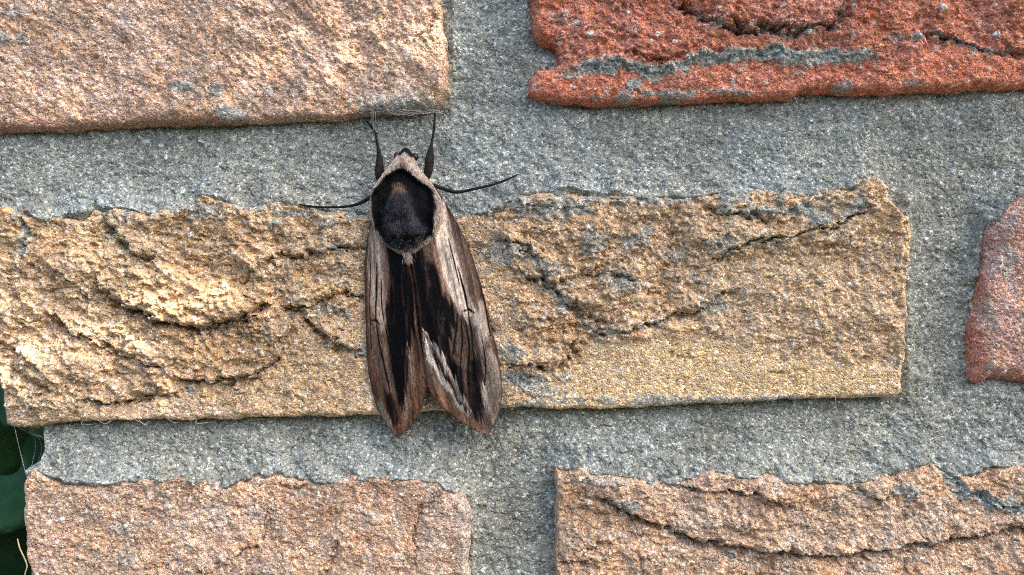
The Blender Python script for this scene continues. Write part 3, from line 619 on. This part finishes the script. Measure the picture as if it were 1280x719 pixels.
BLACK_P = [(500, 216), (508, 213), (515, 217), (525, 227), (544, 241), (547, 262), (546, 288), (543, 297), (536, 302), (524, 309), (510, 314), (498, 308), (487, 303), (475, 287), (471, 265), (471, 247), (485, 227)]
FUR_P = [(495, 246), (503, 240), (514, 245), (520, 258), (525, 276), (536, 287), (533, 300), (522, 309), (512, 313), (498, 307), (486, 296), (489, 280), (487, 266)]
TAN_P = [(497, 236), (504, 233), (511, 237), (512, 245), (504, 248), (498, 248)]
n_ = fbm(X, Y, 9, 61, 3)
top = (sn > 0.0)
cb = np.broadcast_to(lin(176, 157, 138), X.shape + (3,)).copy()
cb = cb * (1 + 0.35 * n_)[..., None]
xx = X + 3 * n_; yy = Y + 3 * fbm(X, Y, 7, 63, 2)
cb = paint(cb, xx, yy, [([(540, 228), (556, 250), (556, 290), (546, 296), (547, 250)], lin(186, 168, 150), 3, 0.8),
    ([(503, 200), (510, 205), (513, 214), (508, 216), (503, 212)], lin(120, 88, 76), 2.5, 0.8),
    (BLACK_P, lin(10, 9, 12), 1.6, 1.0), (FUR_P, lin(52, 51, 54), 3, 0.95), (TAN_P, lin(112, 82, 64), 2.2, 0.9),
    ([(490, 180), (525, 180), (520, 197), (515, 200), (508, 194), (500, 198), (494, 200)], lin(24, 22, 26), 2, 1.0),
    ([(500, 318), (525, 318), (540, 450), (500, 450)], lin(110, 84, 66), 3, 1.0)])
sdB = poly_sdf(X, Y, BLACK_P); sdF = poly_sdf(X, Y, FUR_P)
H = H + np.where(top, 12 * np.exp(-(((X - 500) / 9) ** 2 + ((Y - 291) / 12) ** 2)) + 12 * np.exp(-(((X - 523) / 9) ** 2 + ((Y - 291) / 12) ** 2)) + 8 * np.exp(-(((X - 507) / 10) ** 2 + ((Y - 264) / 13) ** 2)) - 9 * sstep(0, 7, sdB) * sstep(5, -3, sdF) + 3.5 * np.exp(-(sdB + 5) ** 2 / 16), 0)
H = H + np.where(top, 1.8 * n_, 0)
V = to_world(X.ravel(), Y.ravel(), H.ravel())
idx = np.arange(nr * nc).reshape(nr, nc); nx = np.roll(idx, -1, 1)
q = np.stack([idx[:-1], nx[:-1], nx[1:], idx[1:]], -1).reshape(-1, 4)
caps = np.concatenate([V, [V[idx[0]].mean(0)], [V[idx[-1]].mean(0)]])
c0, c1 = nr * nc, nr * nc + 1
tri = np.concatenate([np.stack([np.full(nc, c0), nx[0], idx[0]], -1), np.stack([np.full(nc, c1), idx[-1], nx[-1]], -1)])
tint = np.concatenate([cb.reshape(-1, 3), cb[0, :1], cb[-1, :1]])
body = moth_mesh('body', caps, F4=q, F3=tri, mat=M_fur, tint=np.clip(tint, 0.004, 0.9))

# fur: fine bent hairs over head and thorax
r = np.random.default_rng(5); m = 15000
ii = r.integers(2, int(nr * 0.5), m); jj = r.integers(6, nc // 2 - 5, m)
p = np.stack([X[ii, jj], Y[ii, jj], H[ii, jj]], -1)
inF = poly_sdf(p[:, 0], p[:, 1], FUR_P) > -1; inB = poly_sdf(p[:, 0], p[:, 1], BLACK_P) > 0; inT = poly_sdf(p[:, 0], p[:, 1], TAN_P) > 0
ln = np.where(inF, r.uniform(4, 9, m), np.where(inB, r.uniform(0.8, 2, m), r.uniform(2.2, 5, m))); ln = np.where(inT, r.uniform(1.5, 3, m), ln); ln = np.where(inF & (p[:, 1] > 288), r.uniform(4, 8, m), ln)
side = (p[:, 0] - 510) / 40
dx = np.where(inF, side * np.where(p[:, 1] > 285, -1.1, 0.9) + r.normal(0, 0.45, m), side * 0.95 * sstep(300, 220, p[:, 1]) + r.normal(0, 0.15, m)); dy = np.where(inF, 1 + r.normal(0, 0.35, m), 1.0)
_, tuft = worley(p[:, 0] + 0.0, p[:, 1] + 0.0, 9.5, 67)
dx = np.where(inF, side * 0.5 + (tuft - 0.5) * 2.6 + r.normal(0, 0.18, m), dx)       # hairs gather in tufts
nrm = np.hypot(dx, dy); dx, dy = dx / nrm, dy / nrm
lift = np.where(inF, r.uniform(1.0, 3, m) + 3 * tuft, r.uniform(0.2, 1.3, m))
mid = p + np.stack([dx * ln * 0.5, dy * ln * 0.5, lift], -1)
curl = r.normal(0, 0.28, m) * inF
ni = np.minimum(ii + (ln / (yb[1] - yb[0])).astype(int), nr - 1)
end = p + np.stack([(dx - curl * dy) * ln, (dy + curl * dx) * ln, lift * 0.9 + np.clip(H[ni, jj] - H[ii, jj], -6, 3)], -1)
wv = np.stack([-dy * 0.26, dx * 0.26, np.zeros(m)], -1)
P5 = np.stack([p - wv, p + wv, mid + wv * 0.8, mid - wv * 0.8, end], 1).reshape(-1, 3)
b5 = np.arange(m)[:, None] * 5
hc = cb[ii, jj] * np.where(inF, r.uniform(0.3, 1.6, m) * (0.3 + 2.0 * tuft ** 1.5), r.uniform(0.5, 1.8, m))[:, None]
wt = (r.random(m) < 0.06) & inF & (p[:, 1] > 262); hc[wt] = lin(96, 94, 99)
wt = (r.random(m) < 0.18) & inF & (p[:, 1] > 300); hc[wt] = lin(120, 116, 114)
hc = np.where((inB & ~inF)[:, None], 0.003, hc); hc = np.clip(hc, 0.003, 0.9)
M_tuft = scale_mat('glossy_thorax_fur', 0.5, 0.0, 0.0); M_tuft.node_tree.nodes['Principled BSDF'].inputs['Specular IOR Level'].default_value = 0.12
moth_mesh('thorax_fur', to_world(P5[:, 0], P5[:, 1], P5[:, 2]), F4=b5 + np.array([[0, 1, 2, 3]]), F3=b5 + np.array([[3, 2, 4]]), mat=M_tuft, tint=np.repeat(hc, 5, 0))['kind'] = 'stuff'
# pale tuft behind the thorax
m = 420; t0 = r.random(m)
p = np.stack([512 + 4 * t0 + r.normal(0, 2.2, m), 309 + 17 * t0 + r.normal(0, 1.5, m), 44 - 4 * t0 + r.normal(0, .6, m)], -1)
e2 = p + np.stack([r.normal(0.1, 0.25, m) * 6, r.uniform(4, 8, m), r.uniform(-1, 1, m)], -1)
P3 = np.stack([p - [0.3, 0, 0], p + [0.3, 0, 0], e2], 1).reshape(-1, 3)
hc = np.clip(lin(190, 168, 150)[None] * r.uniform(0.35, 1.4, m)[:, None], 0.01, 0.9)
moth_mesh('tail_tuft', to_world(P3[:, 0], P3[:, 1], P3[:, 2]), F3=np.arange(3 * m).reshape(m, 3), mat=M_fur, tint=np.repeat(hc, 3, 0))['kind'] = 'stuff'

def catmull(P, n):
    P = np.array(P, float); Q = np.concatenate([[2 * P[0] - P[1]], P, [2 * P[-1] - P[-2]]]); out = []
    for i in range(1, len(Q) - 2):
        t = np.linspace(0, 1, n, endpoint=False)[:, None]
        a, b, c, d = Q[i - 1], Q[i], Q[i + 1], Q[i + 2]
        out.append(0.5 * (2 * b + (c - a) * t + (2 * a - 5 * b + 4 * c - d) * t ** 2 + (3 * b - a - 3 * c + d) * t ** 3))
    return np.concatenate(out + [P[-1:]])
def tube(P, n=6, seg=10):        # rows of (px, py, h, radius) -> closed tube in px space
    Q = catmull(P, n); p, r_ = Q[:, :3], np.maximum(Q[:, 3], 0.05)
    tg = np.gradient(p, axis=0); tg /= np.linalg.norm(tg, axis=1)[:, None] + 1e-9
    up = np.where(np.abs(tg[:, 2:3]) > 0.9, [[1.0, 0, 0]], [[0, 0, 1.0]])
    a = np.cross(tg, up); a /= np.linalg.norm(a, axis=1)[:, None]; b = np.cross(a, tg)
    th = np.linspace(0, 2 * np.pi, seg, endpoint=False)
    V = p[:, None] + r_[:, None, None] * (np.cos(th)[None, :, None] * a[:, None] + np.sin(th)[None, :, None] * b[:, None])
    n_ = len(p); idx = np.arange(n_ * seg).reshape(n_, seg); nx = np.roll(idx, -1, 1)
    F4 = np.stack([idx[:-1], nx[:-1], nx[1:], idx[1:]], -1).reshape(-1, 4)
    V = np.concatenate([V.reshape(-1, 3), p[:1], p[-1:]]); k = n_ * seg
    F3 = np.concatenate([np.stack([np.full(seg, k), nx[0], idx[0]], -1), np.stack([np.full(seg, k + 1), idx[-1], nx[-1]], -1)])
    return V, F4, F3, p
def leg(P, spines=40, seed=1):
    V, F4, F3, path = tube(P); rr = np.random.default_rng(seed)
    i = rr.integers(4, len(path) - 2, spines); rad = np.array(catmull(P, 6))[i, 3]
    a = path[i]; tg = path[np.minimum(i + 1, len(path) - 1)] - path[i]; tg /= np.linalg.norm(tg, axis=1)[:, None]
    sd_ = np.stack([-tg[:, 1], tg[:, 0], np.zeros(spines)], -1) * rr.choice([-1, 1], spines)[:, None]
    s0 = a + sd_ * rad[:, None] * 0.7; s1 = a + sd_ * (rad * rr.uniform(1.2, 1.9, spines))[:, None] + tg * rr.uniform(1.5, 4, spines)[:, None]
    base = len(V); SP = np.stack([s0 - tg * 0.3, s0 + tg * 0.3, s1], 1).reshape(-1, 3)
    V = np.concatenate([V, SP]); F3 = np.concatenate([F3, base + np.arange(3 * spines).reshape(-1, 3)])
    tint = np.clip(lin(36, 31, 30)[None] * rr.uniform(0.6, 1.5, len(V))[:, None], 0.004, 0.5)
    return moth_mesh('leg', to_world(V[:, 0], V[:, 1], V[:, 2]), F4=F4, F3=F3, mat=M_fur, tint=tint)
leg([(483, 234, 8, 4), (477, 222, 12, 6), (475.5, 206, 8, 5.0), (474, 193, 1, 3.0), (470.5, 180, -8, 1.7), (467.5, 167, -13, 1.5), (463, 157, -15, 1.6), (455, 147.5, -17, 1.2)], 46, 11)
leg([(530, 230, 8, 4), (536, 217, 11, 5.4), (537.5, 202, 7, 5.6), (537.8, 192, 2, 4.4), (538.5, 180, -7, 1.9), (540.5, 166, -12, 1.5), (541.5, 152, -15, 1.5), (542.5, 136, -17, 1.1)], 46, 12)
leg([(478, 240, 10, 3.5), (466, 247, 10, 2.6), (455, 253.5, 9, 2.2), (443, 257.5, 7, 1.9), (427, 259.5, 6, 1.5), (402, 259.5, 6, 1.35), (386, 258, 4, 1.2), (374, 255.5, 2, 0.8)], 40, 13)
leg([(540, 233, 10, 3.4), (552, 236, 9, 2.5), (563, 239.5, 7, 2.3), (575, 240.5, 4, 2.0), (597, 235.5, 1, 1.6), (613, 231.5, -2, 1.45), (630, 225.5, -5, 1.3), (648, 217, -8, 0.8)], 40, 14)
def blob(name, c, rad, tint, mat):
    nu, nv = 20, 12
    u = np.linspace(0, 2 * np.pi, nu, endpoint=False)[None, :]; vv = np.linspace(0, np.pi, nv)[:, None]
    P = np.stack([c[0] + rad[0] * np.sin(vv) * np.cos(u), c[1] + rad[1] * np.sin(vv) * np.sin(u), c[2] + rad[2] * np.cos(vv) + 0 * u], -1)
    idx = np.arange(nu * nv).reshape(nv, nu); nx = np.roll(idx, -1, 1)
    F = np.stack([idx[:-1], nx[:-1], nx[1:], idx[1:]], -1).reshape(-1, 4)
    P = P.reshape(-1, 3)
    return moth_mesh(name, to_world(P[:, 0], P[:, 1], P[:, 2]), F4=F, mat=mat, tint=np.tile(tint, (len(P), 1)))
M_eye, _, p_ = new_mat('glossy_eye'); p_.inputs['Base Color'].default_value = (0.008, 0.007, 0.008, 1); p_.inputs['Roughness'].default_value = 0.2
blob('eye', (497.5, 197, 10), (4.2, 5, 5), lin(20, 18, 18), M_eye); blob('eye', (520, 198, 10), (4.2, 5, 5), lin(20, 18, 18), M_eye)

# ------------------------------------------------------------------ cobweb threads and fibres
M_web, t_, p_ = new_mat('silk'); p_.inputs['Base Color'].default_value = (0.62, 0.60, 0.56, 1); p_.inputs['Roughness'].default_value = 0.5
M_straw = flat_mat('dry_straw', lin(190, 170, 130), 0.7, 3000)
def strands(name, paths, mat, label, cat):
    Vs, Qs, Ts, n = [], [], [], 0
    for P in paths:
        V, F4, F3, _ = tube(P, 8, 6); Vs.append(to_world(V[:, 0], V[:, 1], V[:, 2])); Qs.append(F4 + n); Ts.append(F3 + n); n += len(V)
    V = np.concatenate(Vs); b = V.mean(0)
    o = link_mesh(name, V - b, F4=np.concatenate(Qs), F3=np.concatenate(Ts), mat=mat); o.location = b
    o['label'] = label; o['category'] = cat
    return o
rw = random.Random(3)
web = []
for i in range(30):
    x = rw.uniform(445, 505); y = rw.uniform(133, 141); L_ = rw.uniform(18, 60)
    web.append([(x, y, -rw.uniform(0, 8), 0.2), (x + L_ * 0.35, y + rw.uniform(-4, 5), -rw.uniform(2, 14), 0.14), (x + L_ * 0.7, y + rw.uniform(-4, 4), -rw.uniform(4, 16), 0.17), (x + L_, y + rw.uniform(-4, 3), -rw.uniform(6, 14), 0.2)])
for x, y, l in ((466, 139, 30), (469, 140, 14), (463, 141, 9), (472, 139, 11)):
    web.append([(x, y, -2, 0.4), (x + rw.uniform(-1, 1), y + l * 0.5, -8, 0.22), (x + rw.uniform(-2, 2), y + l, -15, 0.2)])
strands('cobweb', web, M_web, 'pale cobweb threads under the brick corner above the moth', 'cobweb')
web = [[(5 + i * 3, 525 - i, -14, 0.15), (10 + i * 2, 560 + 8 * i, -60 - 12 * i, 0.13), (24 + i, 605 + 3 * i, -20, 0.15)] for i in range(4)]
web += [[(8, 530, -10, 0.3), (14, 548, -40, 0.25), (38, 552, -30, 0.3)], [(12, 534, -10, 0.35), (9, 575, -30, 0.25), (27, 610, -16, 0.3)]]
strands('cobweb', web, M_web, 'loose cobweb threads stretched between two bricks at the wall end', 'cobweb')
strands('straw', [[(23, 673, 2, 0.7), (27, 684, 4, 0.9), (33, 697, 4, 0.9), (36, 706, 4, 0.8), (34, 714, 4, 0.8), (30, 730, 3, 0.7)]], M_straw, 'thin bent straw sticking out beside the lower brick at the wall end', 'straw')
strands('fibre', [[(1043, 470, 4, 0.3), (1041, 486, 5, 0.32), (1043, 500, 4, 0.32), (1047, 516, -4, 0.3)]], M_web, 'short pale fibre hanging over the lower edge of the tan brick', 'fibre')
strands('fibre', [[(112, 200, -12, 0.35), (128, 194, -10, 0.32), (137, 195, -10, 0.3), (142, 201, -13, 0.3)], [(160, 204, -10, 0.3), (175, 209, -9, 0.35), (186, 212, -10, 0.4)]], M_web, 'faint pale fibre lying on the grey mortar, upper joint', 'fibre')
fr = [[(200 + 9 * i + rw.uniform(-3, 3), 525 + rw.uniform(-2, 1), -4, 0.25), (206 + 9 * i + rw.uniform(-6, 6), 529 + rw.uniform(-2, 3), -2, 0.22), (214 + 9 * i + rw.uniform(-6, 6), 528 + rw.uniform(-2, 5), -9, 0.2)] for i in (-11, -9, -4, -3, 1, 5)]
strands('fibre', fr, M_web, 'few fine pale fibres along the lower edge of the tan brick', 'fibre')

# ------------------------------------------------------------------ ivy beyond the end of the wall
def leaf_mesh(name, lobes, mat):
    n = 40; th = np.linspace(0, 2 * np.pi, n, endpoint=False)
    rad = 0.62 + 0.30 * np.abs(np.cos(lobes * th / 2)) ** 1.4
    rad *= 1 - 0.35 * np.exp(-((np.abs(th - np.pi)) / 0.35) ** 2)
    ringV = []; rings = (0.0, 0.35, 0.7, 1.0)
    V = [(0, 0, 0)]
    for q_ in rings[1:]:
        for a_, r_ in zip(th, rad):
            x_, y_ = q_ * r_ * math.cos(a_), q_ * r_ * math.sin(a_)
            V.append((x_, y_, 0.10 * abs(y_) - 0.18 * x_ * x_ + 0.05 * math.sin(3 * a_) * q_))
    V = np.array(V); k = len(V); V = np.concatenate([V, V - [0, 0, 0.02]])
    F3, F4 = [], []
    for i in range(n):
        j = (i + 1) % n
        F3 += [(0, 1 + i, 1 + j), (k, k + 1 + j, k + 1 + i)]
        for q_ in range(2):
            a_, b_ = 1 + q_ * n, 1 + (q_ + 1) * n
            F4 += [(a_ + i, b_ + i, b_ + j, a_ + j), (k + a_ + j, k + b_ + j, k + b_ + i, k + a_ + i)]
        e_ = 1 + 2 * n; F4.append((e_ + i, k + e_ + i, k + e_ + j, e_ + j))
    o = link_mesh(name, V, F4=np.array(F4), F3=np.array(F3), mat=mat)
    return o
M_ivy = flat_mat('ivy_leaf', (0.008, 0.032, 0.008), 0.45, 4); M_ivy.node_tree.nodes['Principled BSDF'].inputs['Specular IOR Level'].default_value = 0.15
t_ = M_ivy.node_tree; oi = t_.nodes.new('ShaderNodeObjectInfo'); mr_ = t_.nodes.new('ShaderNodeMapRange'); mr_.inputs['To Min'].default_value = 0.4; mr_.inputs['To Max'].default_value = 2.4
t_.links.new(oi.outputs['Random'], mr_.inputs['Value']); sc_ = t_.nodes.new('ShaderNodeVectorMath'); sc_.operation = 'SCALE'; pb = t_.nodes['Principled BSDF']
t_.links.new(pb.inputs['Base Color'].links[0].from_socket, sc_.inputs[0]); t_.links.new(mr_.outputs[0], sc_.inputs['Scale']); t_.links.new(sc_.outputs[0], pb.inputs['Base Color'])
ivy = empty('ivy', (-0.16, 0.16, -1.1), 'dark green ivy growing behind the end of the wall', 'ivy')
M_stem = flat_mat('ivy_stem', (0.09, 0.06, 0.04), 0.8, 200)
proto = leaf_mesh('leaf', 5, M_ivy); proto.parent = ivy
ri = random.Random(12)
spots = []
for i in range(230):
    yv = ri.uniform(0.045, 0.30); xv = ri.uniform(-0.34, -0.125) if yv < 0.14 else ri.uniform(-0.34, -0.08)
    spots.append((xv, yv, ri.uniform(-0.32, 0.16), ri.uniform(0.018, 0.03)))
spots += [(-0.153, 0.10, -0.051, 0.02), (-0.148, 0.12, -0.062, 0.022), (-0.17, 0.15, -0.06, 0.028), (-0.16, 0.13, -0.04, 0.024), (-0.165, 0.12, -0.085, 0.026), (-0.16, 0.11, -0.105, 0.026), (-0.1235, 0.030, -0.0375, 0.0105), (-0.134, 0.055, -0.055, 0.014), (-0.139, 0.075, -0.085, 0.019)]
for i, (xv, yv, zv, sz) in enumerate(spots):
    o = proto if i == 0 else proto.copy()
    if i: C.objects.link(o); o.parent = ivy
    o.location = (xv + 0.16, yv - 0.16, zv + 1.1); o.scale = (sz, sz, sz)
    o.rotation_euler = (math.radians(90 + ri.uniform(-50, 40)), ri.uniform(-0.6, 0.6), ri.uniform(-0.7, 0.7))
for i in range(5):
    x_ = ri.uniform(-0.05, 0.06)
    P = [(x_, 0.02 + 0.02 * i, 0.0, 0.004), (x_ + 0.02, 0.0, 0.4, 0.0035), (x_ - 0.02, 0.03, 0.8, 0.003), (x_ + 0.01, 0.02, 1.25, 0.002)]
    Q = catmull(P, 10); th = np.linspace(0, 2 * np.pi, 8, endpoint=False)
    V = np.stack([Q[:, 0:1] + Q[:, 3:4] * np.cos(th), Q[:, 1:2] + Q[:, 3:4] * np.sin(th), np.repeat(Q[:, 2:3], 8, 1)], -1).reshape(-1, 3)
    idx = np.arange(len(V)).reshape(-1, 8); nx = np.roll(idx, -1, 1)
    link_mesh('stem', V, F4=np.stack([idx[:-1], nx[:-1], nx[1:], idx[1:]], -1).reshape(-1, 4), mat=M_stem, parent=ivy)

# ------------------------------------------------------------------ unseen shrub added above right, leaves laid out to dapple the sun
M_leaf = flat_mat('branch_leaf', (0.06, 0.11, 0.03), 0.5, 40)
lit = [(385, 45, 230, 105), (70, 420, 170, 110), (225, 360, 165, 75), (130, 420, 210, 105), (45, 700, 50, 50), (595, 10, 40, 60)]
L_ = np.array(TO_SUN); Vs, Ts, n = [], [], 0
rb = random.Random(21); th = np.linspace(0, 2 * np.pi, 14, endpoint=False)
def add_leaf(px, py, t, rpx):
    global n
    c = W(px, py, 0) + L_ * t
    ax = Vector((rb.gauss(0, 1), rb.gauss(0, 1), rb.gauss(0, 1))); ax = (ax - ax.dot(TO_SUN) * TO_SUN * 0.75).normalized()
    nrm = (TO_SUN + Vector((rb.gauss(0, .35), rb.gauss(0, .35), rb.gauss(0, .35)))).normalized(); ax = (ax - ax.dot(nrm) * nrm).normalized(); bx = nrm.cross(ax)
    R = rpx * S
    ring = [np.array(ax) * R * 1.35 * math.cos(a_) + np.array(bx) * R * 0.7 * math.sin(a_) * (1 - 0.25 * math.cos(a_)) - np.array(nrm) * R * 0.15 * math.cos(a_) ** 2 for a_ in th]
    V = np.array([c] + [c + r_ for r_ in ring]); Vs.append(V)
    Ts.append(np.array([(0, 1 + i, 1 + (i + 1) % 14) for i in range(14)]) + n); n += len(V)
for gx in range(-200, 1520, 42):
    for gy in range(-220, 920, 42):
        px, py, t, R = gx + rb.uniform(-16, 16), gy + rb.uniform(-16, 16), rb.uniform(0.34, 0.60), rb.uniform(48, 70)
        if any(((px - a) / (rx_ + R * 0.7)) ** 2 + ((py - b) / (ry_ + R * 0.7)) ** 2 < 1 for a, b, rx_, ry_ in lit):
            if rb.random() > 0.2: continue
            R = rb.uniform(18, 30)
        add_leaf(px, py, t, R)
br_loc = np.array((0.9, -0.5, -1.1))
branch = empty('unseen_shade_shrub', tuple(br_loc), 'unseen leafy shrub branch added above and beside the wall to dapple the sun', 'shrub')
link_mesh('crown', np.concatenate(Vs) - br_loc, F3=np.concatenate(Ts), mat=M_leaf, parent=branch)['kind'] = 'stuff'
P = [(0, 0, 0, 0.02), (-0.03, 0.03, 0.6, 0.017), (-0.12, 0.06, 1.2, 0.013), (-0.35, 0.16, 1.5, 0.009), (-0.62, 0.24, 1.47, 0.005), (-0.85, 0.3, 1.42, 0.002)]
Q = catmull(P, 10); t8 = np.linspace(0, 2 * np.pi, 8, endpoint=False)
V = np.stack([Q[:, 0:1] + Q[:, 3:4] * np.cos(t8), Q[:, 1:2] + Q[:, 3:4] * np.sin(t8), Q[:, 2:3] + Q[:, 3:4] * np.sin(t8)], -1).reshape(-1, 3)
idx = np.arange(len(V)).reshape(-1, 8); nx = np.roll(idx, -1, 1)
link_mesh('trunk', V, F4=np.stack([idx[:-1], nx[:-1], nx[1:], idx[1:]], -1).reshape(-1, 4), mat=M_stem, parent=branch)

# ------------------------------------------------------------------ unseen greenery added behind the camera to cut frontal light
nu, nv = 90, 40
uu, vv = np.meshgrid(np.linspace(0, 1, nu), np.linspace(0, 1, nv))
pxs = -3.2 + 6.4 * uu; ang = np.clip((vv - 0.72) / 0.28, 0, 1) * math.pi / 2
hz = np.where(vv < 0.72, vv / 0.72 * 1.28, 1.28 + 0.2 * np.sin(ang)); hy = -1.15 - 0.5 * (1 - np.cos(ang)) 
bump_ = 0.22 * fbm(pxs * 100, hz * 100, 30, 991, 4, 0.7)
V = np.stack([pxs, hy + bump_, hz], -1).reshape(-1, 3)
V = np.concatenate([V, V * [1, 0, 1] + [0, -1.9, 0]])
idx = np.arange(nu * nv).reshape(nv, nu); q = np.stack([idx[:-1, :-1], idx[:-1, 1:], idx[1:, 1:], idx[1:, :-1]], -1).reshape(-1, 4)
ring = np.concatenate([idx[0, :], idx[1:, -1], idx[-1, -2::-1], idx[-2:0:-1, 0]]); k_ = nu * nv
rim = np.stack([ring, ring + k_, np.roll(ring, -1) + k_, np.roll(ring, -1)], -1)
M_shade_hedge = flat_mat('shade_hedge_leaf', (0.05, 0.085, 0.03), 0.6, 60)
shade_hedge = link_mesh('shade_hedge', V, F4=np.concatenate([q, q[:, ::-1] + k_, rim]), mat=M_shade_hedge)
shade_hedge.location = (0, 0, -1.1)
shade_hedge['label'] = 'unseen clipped greenery added to cut frontal light on the wall'; shade_hedge['category'] = 'shade_hedge'
